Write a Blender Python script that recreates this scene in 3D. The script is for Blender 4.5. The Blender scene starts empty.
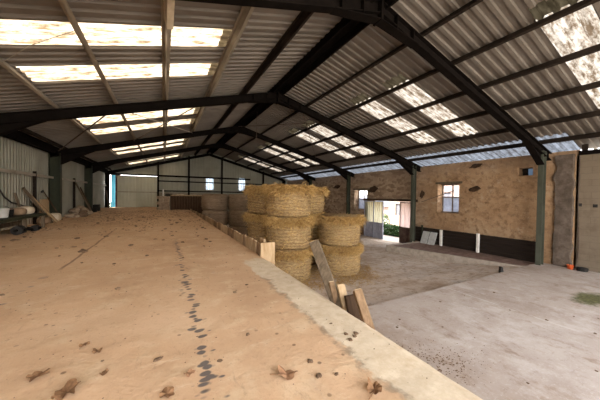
import bpy, bmesh, math, random
from mathutils import Vector, Matrix
from mathutils import noise as mnoise
random.seed(7)
scene = bpy.context.scene
COL = scene.collection

# ---------------------------------------------------------------- camera
cam_d = bpy.data.cameras.new('camera')
cam = bpy.data.objects.new('camera', cam_d); COL.objects.link(cam)
YAW, PITCH, ROLL = 0.4915, -0.0164, 0.0137
_c, _s = math.cos(YAW), math.sin(YAW)
_r, _f, _u = Vector((_c, -_s, 0)), Vector((_s, _c, 0)), Vector((0, 0, 1))
_f2 = _f*math.cos(PITCH) + _u*math.sin(PITCH); _u2 = _u*math.cos(PITCH) - _f*math.sin(PITCH)
_r3 = _r*math.cos(ROLL) + _u2*math.sin(ROLL); _u3 = _u2*math.cos(ROLL) - _r*math.sin(ROLL)
_m = Matrix((( _r3.x, _u3.x, -_f2.x, 4.08), (_r3.y, _u3.y, -_f2.y, 0.0), (_r3.z, _u3.z, -_f2.z, 1.15), (0, 0, 0, 1)))
cam.matrix_world = _m
cam_d.sensor_width = 36.0; cam_d.lens = 254/600*36.0; cam_d.clip_start = 0.05; cam_d.clip_end = 300
scene.camera = cam

# ---------------------------------------------------------------- world, sun, exposure
world = bpy.data.worlds.new('daylight'); scene.world = world; world.use_nodes = True
wn = world.node_tree.nodes; wl = world.node_tree.links; wn.clear()
wo = wn.new('ShaderNodeOutputWorld'); wb = wn.new('ShaderNodeBackground')
wtc = wn.new('ShaderNodeTexCoord'); wsep = wn.new('ShaderNodeSeparateXYZ'); wr = wn.new('ShaderNodeValToRGB')
wl.new(wtc.outputs['Generated'], wsep.inputs[0]); wl.new(wsep.outputs['Z'], wr.inputs[0])
wr.color_ramp.elements[0].position = 0.0; wr.color_ramp.elements[0].color = (1.0, 0.95, 0.88, 1)
wr.color_ramp.elements[1].position = 0.6; wr.color_ramp.elements[1].color = (0.80, 0.88, 1.0, 1)
wl.new(wr.outputs[0], wb.inputs[0]); wb.inputs[1].default_value = 1.2
wl.new(wb.outputs[0], wo.inputs[0])
sun_d = bpy.data.lights.new('sun', 'SUN'); sun = bpy.data.objects.new('sun', sun_d); COL.objects.link(sun)
sun_d.energy = 4.5; sun_d.angle = math.radians(1.0); sun_d.color = (1.0, 0.93, 0.80)
sun.rotation_euler = Vector((0.62, -0.22, -0.76)).to_track_quat('-Z', 'Y').to_euler()
scene.view_settings.view_transform = 'Standard'; scene.view_settings.look = 'None'
scene.view_settings.gamma = 1.0; scene.view_settings.use_curve_mapping = False
scene.view_settings.exposure = 3.06
scene.cycles.diffuse_bounces = 6; scene.cycles.max_bounces = 10; scene.cycles.sample_clamp_indirect = 8.0

# ---------------------------------------------------------------- dimensions
W = 15.65; YF = [3.8, 8.9, 14.2, 19.5]; YG = 25.3; Y0 = -3.4
ZE, ZR = 3.05, 5.20
M = (ZR-ZE)/(W/2)
ZS, ZD = -1.12, -1.45          # near slab, dirt floor
XE = 5.72                      # platform edge
XW = 16.05                     # inner face of stone wall
def zroof(x): return ZE + M*x if x <= W/2 else ZE + M*(W-x)

# ---------------------------------------------------------------- helpers
def link(o, parent=None):
    COL.objects.link(o)
    if parent: o.parent = parent
    return o
def thing(name, label, cat, loc=(0, 0, 0), rz=0, group=None):
    o = bpy.data.objects.new(name, None); link(o); o.location = loc; o.rotation_euler = (0, 0, rz)
    o.empty_display_size = .1
    return tag(o, label, cat, group)
def tag(o, label, cat, group=None, kind=None):
    o['label'] = label; o['category'] = cat
    if group: o['group'] = group
    if kind: o['kind'] = kind
    return o
def obj(name, bm, mat, parent=None, smooth=False, local=False):
    """links bm as one mesh; world coordinates are made local to the parent unless local=True"""
    off = Vector((0, 0, 0))
    if parent and not local:
        p = parent
        while p: off += p.location; p = p.parent
        bmesh.ops.translate(bm, verts=bm.verts, vec=-off)
    bmesh.ops.recalc_face_normals(bm, faces=bm.faces)
    me = bpy.data.meshes.new(name); bm.to_mesh(me); bm.free()
    for m in (mat if isinstance(mat, (list, tuple)) else [mat]): me.materials.append(m)
    if smooth:
        for p in me.polygons: p.use_smooth = True
    return link(bpy.data.objects.new(name, me), parent)
def rebase(o):
    """puts the origin of a single-mesh thing at its base"""
    vs = [v.co for v in o.data.vertices]
    c = Vector((sum(v.x for v in vs)/len(vs), sum(v.y for v in vs)/len(vs), min(v.z for v in vs)))
    o.data.transform(Matrix.Translation(-c)); o.location = c
    return o
def solo(name, bm, mat, label, cat, group=None, kind=None, smooth=False):
    return rebase(tag(obj(name, bm, mat, None, smooth), label, cat, group, kind))
def struct(name, bm, mat, parent=None, smooth=False):
    o = obj(name, bm, mat, parent, smooth)
    if not parent: o['kind'] = 'structure'
    return o
def B(): return bmesh.new()
def box(bm, x0, x1, y0, y1, z0, z1, bev=0):
    vs = [bm.verts.new(p) for p in ((x0,y0,z0),(x1,y0,z0),(x1,y1,z0),(x0,y1,z0),(x0,y0,z1),(x1,y0,z1),(x1,y1,z1),(x0,y1,z1))]
    fs = [bm.faces.new([vs[i] for i in q]) for q in ((0,3,2,1),(4,5,6,7),(0,1,5,4),(1,2,6,5),(2,3,7,6),(3,0,4,7))]
    if bev:
        es = list({e for f in fs for e in f.edges})
        bmesh.ops.bevel(bm, geom=es, offset=bev, segments=2, affect='EDGES', profile=.5)
def beam(bm, p0, p1, w, h, up=(0, 0, 1)):
    """a rectangular bar from p0 to p1 (centre line), w across, h along up"""
    p0, p1 = Vector(p0), Vector(p1); d = (p1-p0).normalized()
    s = d.cross(Vector(up)).normalized(); u = s.cross(d).normalized()
    r = []
    for p in (p0, p1):
        r.append([bm.verts.new(p + s*a*w/2 + u*b*h/2) for a, b in ((-1,-1),(1,-1),(1,1),(-1,1))])
    for i in range(4): bm.faces.new((r[0][i], r[0][(i+1)%4], r[1][(i+1)%4], r[1][i]))
    bm.faces.new(r[0][::-1]); bm.faces.new(r[1])
def ibeam(bm, p0, p1, depth, width, up, tw=.012, tf=.02):
    p0, p1 = Vector(p0), Vector(p1); d = (p1-p0).normalized()
    s = d.cross(Vector(up)).normalized(); u = s.cross(d).normalized()
    beam(bm, p0, p1, tw, depth-2*tf, u)
    for k in (-1, 1):
        o = u*k*(depth/2-tf/2); beam(bm, p0+o, p1+o, width, tf, u)
def tube(bm, pts, r, n=8, cap=True):
    pts = [Vector(p) for p in pts]; rings = []
    prev = None
    for i, p in enumerate(pts):
        d = (pts[min(i+1, len(pts)-1)] - pts[max(i-1, 0)]).normalized()
        a = prev if prev is not None else (Vector((0, 0, 1)) if abs(d.z) < .9 else Vector((1, 0, 0)))
        s = d.cross(a).normalized(); u = s.cross(d).normalized(); prev = u
        rr = r[i] if isinstance(r, (list, tuple)) else r
        rings.append([bm.verts.new(p + (s*math.cos(2*math.pi*k/n) + u*math.sin(2*math.pi*k/n))*rr) for k in range(n)])
    for a, b in zip(rings, rings[1:]):
        for k in range(n): bm.faces.new((a[k], a[(k+1)%n], b[(k+1)%n], b[k]))
    if cap: bm.faces.new(rings[0][::-1]); bm.faces.new(rings[-1])
def lathe(bm, prof, n=32, c=(0, 0, 0), f=None):
    rings = []
    for r, z in prof:
        ring = []
        for k in range(n):
            a = 2*math.pi*k/n; q = Vector((math.cos(a)*r, math.sin(a)*r, z))
            if f: q = f(q)
            ring.append(bm.verts.new(q + Vector(c)))
        rings.append(ring)
    for a, b in zip(rings, rings[1:]):
        for k in range(n): bm.faces.new((a[k], a[(k+1)%n], b[(k+1)%n], b[k]))
    bm.faces.new(rings[0][::-1]); bm.faces.new(rings[-1])
def prism(bm, pts, vec):
    """extrudes the planar polygon pts by vec"""
    a = [bm.verts.new(p) for p in pts]; b = [bm.verts.new(Vector(p)+Vector(vec)) for p in pts]
    bm.faces.new(a); bm.faces.new(b[::-1])
    for i in range(len(a)): bm.faces.new((a[i], a[(i+1)%len(a)], b[(i+1)%len(a)], b[i]))
PROF = ((0, 0), (.50, 0), (.58, 1), (.92, 1))
def corr(bm, a0, a1, fb0, fb1, mapf, p=.22, h=.04, nb=1):
    """corrugated sheet: profile along a, ribs running along b"""
    ks = []
    k = math.floor(a0/p)
    prof = []
    while k*p < a1 + p:
        for t, d in PROF: prof.append((k*p + t*p, d*h))
        k += 1
    def dep(a):
        for (x0, d0), (x1, d1) in zip(prof, prof[1:]):
            if x0 <= a <= x1: return d0 + (d1-d0)*(a-x0)/(x1-x0)
        return 0
    A = [(a0, dep(a0))] + [q for q in prof if a0+1e-4 < q[0] < a1-1e-4] + [(a1, dep(a1))]
    g = lambda f, a: f(a) if callable(f) else f
    rows = []
    for a, d in A:
        b0, b1 = g(fb0, a), g(fb1, a)
        rows.append([bm.verts.new(mapf(a, b0 + (b1-b0)*i/nb, d)) for i in range(nb+1)])
    for r, s in zip(rows, rows[1:]):
        for i in range(nb): bm.faces.new((r[i], s[i], s[i+1], r[i+1]))

# ---------------------------------------------------------------- materials
class NT:
    def __init__(s, name):
        s.m = bpy.data.materials.new(name); s.m.use_nodes = True
        s.n = s.m.node_tree.nodes; s.l = s.m.node_tree.links; s.n.clear()
        s.out = s.n.new('ShaderNodeOutputMaterial')
        s.tc = s.n.new('ShaderNodeTexCoord').outputs['Object']
    def add(s, t, **kw):
        n = s.n.new(t)
        for k, v in kw.items(): setattr(n, k, v)
        return n
    def put(s, sock, v):
        if hasattr(v, 'is_output'): s.l.new(v, sock)
        else: sock.default_value = v
    def mapp(s, scale=(1, 1, 1), loc=(0, 0, 0), rot=(0, 0, 0), src=None):
        m = s.add('ShaderNodeMapping'); s.l.new(src or s.tc, m.inputs[0])
        m.inputs['Scale'].default_value = scale; m.inputs['Location'].default_value = loc; m.inputs['Rotation'].default_value = rot
        return m.outputs[0]
    def noise(s, scale=5, detail=6, rough=.6, vec=None, dist=0):
        n = s.add('ShaderNodeTexNoise'); s.l.new(vec or s.tc, n.inputs['Vector'])
        n.inputs['Scale'].default_value = scale; n.inputs['Detail'].default_value = detail
        n.inputs['Roughness'].default_value = rough; n.inputs['Distortion'].default_value = dist
        return n.outputs[0]
    def voro(s, scale=5, vec=None, feat='F1', out='Distance'):
        n = s.add('ShaderNodeTexVoronoi', feature=feat); s.l.new(vec or s.tc, n.inputs['Vector']); n.inputs['Scale'].default_value = scale
        return n.outputs[out]
    def ramp(s, src, stops, interp='LINEAR'):
        r = s.add('ShaderNodeValToRGB'); s.l.new(src, r.inputs[0]); e = r.color_ramp.elements; r.color_ramp.interpolation = interp
        while len(e) < len(stops): e.new(.5)
        for q, (p, c) in zip(e, stops):
            q.position = p; q.color = (c, c, c, 1) if isinstance(c, (int, float)) else (*c, 1)
        return r.outputs[0]
    def mix(s, fac, a, b, blend='MIX'):
        m = s.add('ShaderNodeMix', data_type='RGBA', blend_type=blend)
        s.put(m.inputs[0], fac)
        for i, v in ((6, a), (7, b)):
            if hasattr(v, 'is_output'): s.l.new(v, m.inputs[i])
            else: m.inputs[i].default_value = (*v, 1)
        return m.outputs[2]
    def math(s, op, a, b=0, c=0):
        m = s.add('ShaderNodeMath', operation=op)
        for i, v in enumerate((a, b, c)): s.put(m.inputs[i], v)
        return m.outputs[0]
    def sep(s, src=None):
        n = s.add('ShaderNodeSeparateXYZ'); s.l.new(src or s.tc, n.inputs[0]); return n.outputs
    def rng(s, v, a, b, c=0, d=1):
        n = s.add('ShaderNodeMapRange', interpolation_type='SMOOTHSTEP'); s.put(n.inputs[0], v)
        for i, q in enumerate((a, b, c, d)): n.inputs[i+1].default_value = q
        return n.outputs[0]
    def finish(s, col, rough=.9, bump=None, bstr=.3, bdist=.02, metal=0, spec=.2):
        p = s.add('ShaderNodeBsdfPrincipled')
        if hasattr(col, 'is_output'): s.l.new(col, p.inputs['Base Color'])
        else: p.inputs['Base Color'].default_value = (*col, 1)
        s.put(p.inputs['Roughness'], rough); p.inputs['Metallic'].default_value = metal
        p.inputs['Specular IOR Level'].default_value = spec
        if bump is not None:
            b = s.add('ShaderNodeBump'); s.l.new(bump, b.inputs['Height']); b.inputs['Strength'].default_value = bstr; b.inputs['Distance'].default_value = bdist
            s.l.new(b.outputs[0], p.inputs['Normal'])
        s.l.new(p.outputs[0], s.out.inputs[0]); s.p = p
        return s.m
def simple(name, c0, c1, scale=6, rough=.85, stretch=(1, 1, 1), bstr=.3, bdist=.02, metal=0, lo=.35, hi=.65, detail=6, spec=.2):
    t = NT(name); n = t.noise(scale, detail, .65, t.mapp(stretch))
    return t.finish(t.ramp(n, [(lo, c0), (hi, c1)]), rough, n, bstr, bdist, metal, spec)

MT = {}
def mats():
    # dusty concrete of the raised platform: sandy dust, oil drips along a line, a crack, a paler repaired strip by the edge
    t = NT('dusty_concrete'); x, y, z = t.sep()
    big = t.noise(.55, 8, .62); mid = t.noise(3.2, 8, .7); fine = t.noise(30, 5, .7)
    c = t.ramp(big, [(.30, (.48, .30, .175)), (.5, (.585, .378, .225)), (.68, (.64, .43, .27))])
    c = t.mix(t.rng(mid, .47, .70, 0, .7), c, (.67, .49, .31))
    c = t.mix(t.rng(t.noise(5, 9, .8, t.mapp((.7, 1.3, 1), (1, 7, 0))), .55, .72, 0, .5), c, (.40, .24, .13))
    c = t.mix(t.rng(t.noise(1.1, 9, .72, t.mapp((1, .8, 1), (7, 3, 0))), .58, .72, 0, .45), c, (.40, .25, .14))
    c = t.mix(t.math('MULTIPLY', t.rng(fine, .52, .75), .35), c, (.34, .21, .12))
    # streaks of damp
    c = t.mix(t.rng(t.noise(1.5, 7, .7, t.mapp((1, .35, 1), (31, 2, 0))), .60, .74, 0, .40), c, (.40, .33, .29))
    c = t.mix(t.rng(t.noise(6, 8, .8, t.mapp((1.6, .5, 1), (3, 3, 0), (0, 0, .5))), .56, .68, 0, .55), c, (.38, .25, .15))
    c = t.mix(t.rng(t.noise(4, 8, .8, t.mapp((.5, 1.6, 1), (9, 1, 0), (0, 0, .3))), .56, .70, 0, .6), c, (.72, .56, .39))
    # specks of dirt
    sp = t.voro(9, t.mapp((1, 1, 1)))
    spm = t.math('MULTIPLY', t.rng(sp, .10, .16, 1, 0), t.rng(t.noise(1.6, 3, .5, t.mapp((1, 1, 1), (4, 9, 0))), .5, .62))
    c = t.mix(t.math('MULTIPLY', spm, .75), c, (.14, .085, .05))
    # more dirt and dust towards the far end
    far = t.math('MULTIPLY', t.rng(y, 8, 16), t.rng(t.noise(2.4, 8, .75), .46, .62))
    c = t.mix(t.math('MULTIPLY', far, .6), c, (.27, .165, .095))
    # oil drips
    wob = t.math('MULTIPLY_ADD', t.noise(1.2, 3, .5), .16, -.08)
    dx = t.math('ABSOLUTE', t.math('ADD', t.math('SUBTRACT', x, 4.335), wob))
    met = t.math('MULTIPLY_ADD', dx, 4.0, t.voro(17, t.mapp((.6, 1, 1))))
    dr = t.rng(met, .42, .60, 1, 0)
    dr = t.math('MULTIPLY', dr, t.math('MULTIPLY', t.rng(y, 6.5, 7.4, 1, 0), t.rng(t.noise(2.2, 2, .5, t.mapp((.1, 1, 1), (0, 5, 0))), .28, .40)))
    c = t.mix(t.math('MULTIPLY', dr, .85), c, (.075, .075, .08))
    dx2 = t.math('ABSOLUTE', t.math('ADD', t.math('SUBTRACT', x, 2.62), wob))
    dr2 = t.math('MULTIPLY', t.rng(dx2, .03, .07, 1, 0), t.rng(t.voro(11, t.mapp((.5, 1, 1), (3, 1, 0))), .22, .42, 1, 0))
    dr2 = t.math('MULTIPLY', dr2, t.rng(y, 4.4, 5.0, 1, 0))
    c = t.mix(t.math('MULTIPLY', dr2, .55), c, (.15, .14, .14))
    # the crack
    cx = t.math('ABSOLUTE', t.math('ADD', t.math('SUBTRACT', x, 2.72), t.math('MULTIPLY', wob, .5)))
    cr = t.math('MULTIPLY', t.rng(cx, .012, .03, 1, 0), t.math('MULTIPLY', t.rng(y, 4.9, 5.2), t.rng(y, 9.2, 10, 1, 0)))
    c = t.mix(t.math('MULTIPLY', cr, .7), c, (.18, .11, .07))
    # pale strip
    ed = t.math('ADD', x, t.math('MULTIPLY_ADD', t.noise(2.2, 6, .7, t.mapp((1, 1, 1), (2, 8, 0))), .45, -.22))
    st = t.math('MULTIPLY', t.rng(ed, 5.28, 5.33), t.rng(t.math('ADD', y, t.math('MULTIPLY_ADD', mid, .8, -.4)), 4.3, 4.5, 1, 0))
    pale = t.ramp(t.noise(8, 8, .7), [(.3, (.54, .42, .28)), (.6, (.70, .585, .43))])
    c = t.mix(t.math('MULTIPLY', st, .85), c, pale)
    rim = t.math('MULTIPLY', t.math('MULTIPLY', t.rng(ed, 5.24, 5.29), t.rng(ed, 5.31, 5.36, 1, 0)), t.rng(y, 3.2, 3.6, 1, 0))
    c = t.mix(t.math('MULTIPLY', rim, t.rng(t.noise(7, 4, .6), .4, .6, 0, .7)), c, (.24, .18, .12))
    MT['dust'] = t.finish(c, .95, t.math('ADD', mid, t.math('MULTIPLY', fine, .5)), .38, .03, spec=.1)
    # lower slab
    t = NT('worn_concrete'); x, y, z = t.sep()
    big = t.noise(.6, 8, .65); mid = t.noise(4, 8, .7); fine = t.noise(28, 5, .7)
    c = t.ramp(big, [(.3, (.31, .235, .185)), (.5, (.41, .33, .275)), (.7, (.47, .395, .34))])
    c = t.mix(t.rng(mid, .52, .75, 0, .6), c, (.34, .24, .17))
    c = t.mix(t.rng(t.noise(1.3, 9, .75, t.mapp((.6, 1.2, 1), (3, 3, 0))), .58, .70, 0, .7), c, (.24, .16, .10))
    c = t.mix(t.rng(fine, .52, .7, 0, .5), c, (.55, .48, .42))
    c = t.mix(t.rng(t.noise(2.4, 9, .8, t.mapp((1.4, .7, 1), (6, 1, 0))), .52, .64, 0, .75), c, (.27, .185, .13))
    c = t.mix(t.rng(t.noise(9, 8, .8, t.mapp((.6, 1.5, 1), (2, 9, 0))), .56, .66, 0, .6), c, (.26, .19, .145))
    c = t.mix(t.rng(t.noise(1.2, 8, .75, t.mapp((1, 1, 1), (12, 4, 0))), .50, .66, 0, .5), c, (.57, .50, .45))
    j1 = t.math('MULTIPLY', t.rng(t.math('ABSOLUTE', t.math('SUBTRACT', x, t.math('MULTIPLY_ADD', mid, .08, 10.33))), .012, .035, 1, 0), t.rng(t.noise(3, 3, .5), .42, .55))
    c = t.mix(t.math('MULTIPLY', j1, .45), c, (.60, .54, .47))
    # oil and leaf dirt along the platform foot
    c = t.mix(t.math('MULTIPLY', t.rng(x, 6.1, 8.2, 1, 0), t.rng(t.noise(1.7, 7, .7), .42, .62, 0, .7)), c, (.27, .17, .10))
    # moss where rain drips in
    my = t.math('SUBTRACT', y, 1.93); mx = t.math('SUBTRACT', x, 12.75)
    md = t.math('SQRT', t.math('ADD', t.math('MULTIPLY', t.math('MULTIPLY', my, my), 4), t.math('MULTIPLY', mx, mx)))
    md = t.math('ADD', md, t.math('MULTIPLY_ADD', t.noise(5, 6, .7), 1.0, -.5))
    c = t.mix(t.rng(md, .35, .75, .92, 0), c, t.ramp(t.noise(20, 4, .6), [(.35, (.045, .048, .012)), (.65, (.125, .118, .034))]))
    MT['slab'] = t.finish(c, .92, t.math('ADD', mid, t.math('MULTIPLY', fine, .4)), .3, .025, spec=.2)
    # dirt floor
    t = NT('trodden_earth')
    big = t.noise(.8, 9, .7); mid = t.noise(5, 8, .7)
    c = t.ramp(big, [(.32, (.36, .255, .18)), (.5, (.54, .43, .34)), (.68, (.63, .54, .465))])
    c = t.mix(t.rng(mid, .5, .68, 0, .75), c, (.24, .155, .085))
    c = t.mix(t.rng(t.noise(2.2, 9, .8, t.mapp((.5, 1.5, 1), (8, 2, 0))), .53, .66, 0, .7), c, (.27, .19, .13))
    c = t.mix(t.rng(t.noise(1.1, 7, .7, t.mapp((1, 1, 1), (5, 5, 0))), .55, .7, 0, .6), c, (.42, .36, .32))
    MT['earth'] = t.finish(c, .95, mid, .5, .04, spec=.1)
    # roof sheet
    def sheet(name, a, b, per, axis, rust=.25):
        t = NT(name); s = t.sep(); q = s[axis]
        n = t.noise(1.0, 7, .65, t.mapp((1, 1, 1)))
        c = t.ramp(n, [(.32, a), (.68, b)])
        wn_ = t.add('ShaderNodeTexWhiteNoise', noise_dimensions='1D'); t.l.new(t.math('FLOOR', t.math('DIVIDE', q, per)), wn_.inputs['W'])
        c = t.mix(t.math('MULTIPLY', wn_.outputs[0], .35), c, tuple(v*.62 for v in a))
        st = t.noise(3, 5, .6, t.mapp((1, 12, .3) if axis == 1 else (12, 1, .3)))
        c = t.mix(t.rng(st, .52, .75, 0, rust), c, (.20, .13, .08))
        return t.finish(c, .6, None, metal=.0, spec=.35)
    MT['roof_l'] = sheet('weathered_roof_sheet', (.148, .124, .102), (.218, .188, .161), .88, 1)
    MT['clad'] = sheet('olive_grey_cladding', (.22, .205, .155), (.31, .29, .23), 1.0, 1, .3)
    MT['clad_g'] = sheet('dull_gable_cladding', (.25, .235, .18), (.34, .32, .25), 1.0, 0, .3)
    MT['door_sheet'] = sheet('olive_door_sheet', (.46, .44, .33), (.55, .53, .41), 1.0, 0, .15)
    # translucent roof sheet with lichen and dirt streaks
    def glow(name, ca, cb, streak, k=(2.2, 14, 2)):
        t = NT(name)
        d = t.noise(1.0, 7, .7, t.mapp(k)); e = t.noise(7, 6, .75)
        c = t.ramp(d, [(.41, streak), (.52, ca), (.68, cb)])
        c = t.mix(t.rng(e, .52, .66, 0, .6), c, streak)
        tr = t.add('ShaderNodeBsdfTranslucent'); df = t.add('ShaderNodeBsdfDiffuse'); mx = t.add('ShaderNodeMixShader')
        t.l.new(c, tr.inputs[0]); t.l.new(c, df.inputs[0]); mx.inputs[0].default_value = .2
        t.l.new(tr.outputs[0], mx.inputs[1]); t.l.new(df.outputs[0], mx.inputs[2]); t.l.new(mx.outputs[0], t.out.inputs[0])
        return t.m
    MT['light_l'] = glow('translucent_sheet', (.20, .158, .11), (.33, .28, .22), (.065, .043, .023))
    MT['light_r'] = glow('lichen_spotted_translucent_sheet', (.10, .087, .073), (.175, .158, .138), (.032, .022, .014), (2.5, 9, 2.5))
    MT['light_e'] = glow('bluish_translucent_sheet', (.034, .037, .043), (.054, .058, .068), (.02, .02, .022), (2, 9, 2))
    MT['light_w'] = glow('clear_wall_sheet', (.16, .20, .25), (.21, .25, .30), (.12, .14, .17), (9, 2, 2))
    MT['patch'] = glow('yellowed_sheet_end', (.022, .0155, .008), (.038, .028, .016), (.012, .008, .0045), (3, 9, 2))
    MT['patch_r'] = glow('mossy_sheet_end', (.009, .007, .0042), (.015, .012, .0075), (.005, .0038, .0022), (3, 9, 2))
    # steel
    MT['steel'] = simple('dark_painted_steel', (.0045, .0033, .0027), (.009, .0066, .0054), 5, .9, bstr=.1, spec=.04)
    MT['green'] = simple('dark_green_painted_steel', (.016, .0175, .009), (.030, .033, .017), 3, .6, (1, 1, .4), bstr=.1)
    MT['green_l'] = simple('faded_green_painted_steel', (.042, .043, .030), (.074, .077, .056), 3, .6, (1, 1, .4), bstr=.1)
    MT['galv'] = simple('pale_lit_galvanised_steel', (.20, .168, .128), (.34, .295, .235), 4, .55, (1, .3, 1), bstr=.1)  # on the left purlins this paler tone stands in for light on them
    MT['ptim'] = simple('brown_shaded_steel', (.013, .009, .007), (.034, .025, .019), 4, .9, (1, .3, 1), bstr=.1, spec=.06)  # on the purlins, a darker copy of one steel with shade in its colour
    MT['wire'] = simple('rusty_rod', (.06, .04, .03), (.11, .08, .06), 9, .7)
    MT['pale_wire'] = simple('pale_rod', (.40, .36, .30), (.52, .47, .40), 9, .6)
    # stone wall with ochre render
    t = NT('ochre_rendered_stone'); x, y, z = t.sep()
    big = t.noise(.7, 8, .65); mid = t.noise(4.5, 9, .72)
    v = t.voro(4.2, t.mapp((1, 1, 1.7)), 'SMOOTH_F1')
    c = t.ramp(big, [(.30, (.25, .145, .075)), (.5, (.36, .225, .125)), (.7, (.43, .30, .185))])
    c = t.mix(t.rng(mid, .48, .66, 0, .85), c, (.19, .108, .058))
    c = t.mix(t.rng(t.noise(2.6, 9, .8, t.mapp((1, .6, 1.4), (2, 2, 2))), .55, .68, 0, .5), c, (.17, .105, .065))
    c = t.mix(t.rng(t.noise(14, 6, .75), .54, .7, 0, .45), c, (.50, .37, .25))
    c = t.mix(t.rng(t.noise(1.6, 8, .72, t.mapp((1, 1, 1), (9, 4, 3))), .57, .68, 0, .65), c, (.47, .35, .24))
    stone = t.ramp(t.voro(4.2, t.mapp((1, 1, 1.7)), 'F1', 'Color'), [(.2, (.22, .15, .10)), (.5, (.34, .24, .16)), (.9, (.44, .33, .23))])
    lat = t.math('MULTIPLY', t.rng(t.math('ADD', y, t.math('MULTIPLY', big, 3)), 9.2, 11.2), .8)
    c = t.mix(lat, c, stone)
    c = t.mix(t.math('MULTIPLY', t.rng(v, .0, .5, 1, 0), .0), c, (.1, .07, .05))
    # band of exposed rough courses
    bd = t.math('MULTIPLY', t.rng(t.math('ADD', z, t.math('MULTIPLY_ADD', mid, 1.2, -.6)), 2.1, 2.5), .35)
    c = t.mix(bd, c, (.26, .18, .125))
    MT['stone'] = t.finish(c, .95, t.math('ADD', t.math('MULTIPLY', mid, .7), v), .8, .06, spec=.1)
    # rough pilaster
    t = NT('rough_grey_rubble'); mid = t.noise(5, 9, .75); v = t.voro(6, t.mapp((1, 1, 1.6)), 'F1', 'Color')
    c = t.ramp(t.noise(2, 8, .7), [(.34, (.075, .056, .042)), (.52, (.14, .106, .082)), (.7, (.21, .165, .13))])
    c = t.mix(t.rng(mid, .48, .62, 0, .7), c, (.085, .06, .043))
    MT['rubble'] = t.finish(c, .95, mid, .9, .08, spec=.1)
    # block wall
    t = NT('concrete_blockwork')
    br = t.add('ShaderNodeTexBrick'); t.l.new(t.mapp((1, 1, 1), (0, 0, 0), (math.radians(90), 0, math.radians(90))), br.inputs[0])
    # brick texture works in its own xy plane: feed (y, z)
    cmb = t.add('ShaderNodeCombineXYZ'); x, y, z = t.sep(); t.l.new(y, cmb.inputs[0]); t.l.new(z, cmb.inputs[1]); t.l.new(cmb.outputs[0], br.inputs[0])
    br.inputs['Scale'].default_value = 1; br.inputs['Brick Width'].default_value = .5; br.inputs['Row Height'].default_value = .2; br.inputs['Mortar Size'].default_value = .008
    br.inputs['Color1'].default_value = (.175, .135, .096, 1); br.inputs['Color2'].default_value = (.185, .144, .102, 1); br.inputs['Mortar'].default_value = (.155, .118, .083, 1)
    c = t.mix(t.rng(t.noise(1.4, 8, .7), .48, .7, 0, .6), br.outputs[0], (.12, .088, .06))
    MT['block'] = t.finish(c, .95, t.math('ADD', br.outputs['Fac'], t.noise(12, 5, .6)), .3, .02, spec=.1)
    MT['plinth'] = simple('pale_plinth_blockwork', (.21, .175, .125), (.31, .265, .20), 5, .95, bstr=.4)
    # timbers
    def wood(name, a, b, st=(1, 1, 8), sc=3): return simple(name, a, b, sc, .85, st, .4, .01)
    MT['board'] = wood('sun_bleached_board', (.29, .185, .095), (.45, .32, .19), (7, 7, 1))
    MT['stake'] = wood('grey_weathered_timber', (.075, .052, .031), (.16, .115, .074), (9, 9, 1.2))
    MT['cut'] = simple('freshly_cut_end_grain', (.56, .40, .24), (.68, .52, .34), 14, .9)
    MT['stake_w'] = wood('warm_brown_timber', (.15, .09, .048), (.27, .17, .095), (9, 9, 1.2))
    MT['dark_board'] = wood('black_brown_boarding', (.011, .007, .005), (.028, .018, .0125), (1, .5, 9))
    MT['bin'] = wood('dark_brown_planking', (.035, .018, .009), (.075, .042, .022), (8, 1, .8))
    MT['red_earth'] = simple('reddish_brown_ledge', (.13, .075, .055), (.24, .155, .12), 5, .95, bstr=.4)
    MT['grey_face'] = simple('pale_concrete_kerb', (.24, .19, .145), (.36, .30, .245), 5, .95, bstr=.3)
    MT['white'] = simple('dirty_white_paint', (.62, .58, .52), (.78, .74, .68), 6, .7)
    MT['grey_panel'] = simple('grey_fibre_panel', (.34, .33, .31), (.47, .46, .43), 6, .8)
    MT['dark'] = simple('blackish_rubber', (.012, .011, .010), (.035, .03, .026), 8, .8)
    MT['orange'] = simple('faded_orange_plastic', (.62, .10, .03), (.80, .17, .05), 6, .5)
    MT['sack'] = simple('cream_paper_sack', (.46, .38, .27), (.62, .53, .40), 5, .9, bstr=.5)
    MT['brown_box'] = simple('brown_carton', (.19, .12, .07), (.28, .185, .11), 6, .9)
    MT['rubble_p'] = simple('pale_brown_stone', (.23, .165, .11), (.38, .28, .19), 7, .95, bstr=.6)
    MT['cyan'] = glow('cyan_plastic_sheet', (.028, .095, .12), (.038, .12, .15), (.02, .075, .10), (3, 3, .5))
    MT['maroon'] = simple('maroon_edge_strip', (.10, .045, .04), (.16, .075, .065), 5, .7)
    MT['leaf'] = simple('dry_brown_leaf', (.13, .062, .028), (.29, .155, .075), 25, .8, bstr=.5, bdist=.004)
    MT['leaf_l'] = simple('dry_tan_leaf', (.24, .12, .06), (.40, .225, .125), 25, .8, bstr=.5, bdist=.004)
    MT['litter'] = simple('brown_litter', (.17, .10, .055), (.36, .235, .14), 9, .95)
    MT['clod'] = simple('dark_earth_clod', (.10, .06, .035), (.22, .14, .085), 30, .95, bstr=.6, bdist=.01)
    # straw
    t = NT('netted_straw'); x, y, z = t.sep()
    n = t.noise(4, 8, .75, t.mapp((2.5, 2.5, 16))); n2 = t.noise(16, 6, .75, t.mapp((1, 1, 3)))
    w = t.add('ShaderNodeTexWave', wave_type='BANDS', bands_direction='Z'); t.l.new(t.tc, w.inputs[0])
    w.inputs['Scale'].default_value = 3.2; w.inputs['Distortion'].default_value = 2.5; w.inputs['Detail'].default_value = 4; w.inputs['Detail Scale'].default_value = 2.5
    c = t.ramp(n, [(.28, (.15, .085, .035)), (.5, (.38, .25, .115)), (.72, (.60, .45, .25))])
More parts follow.
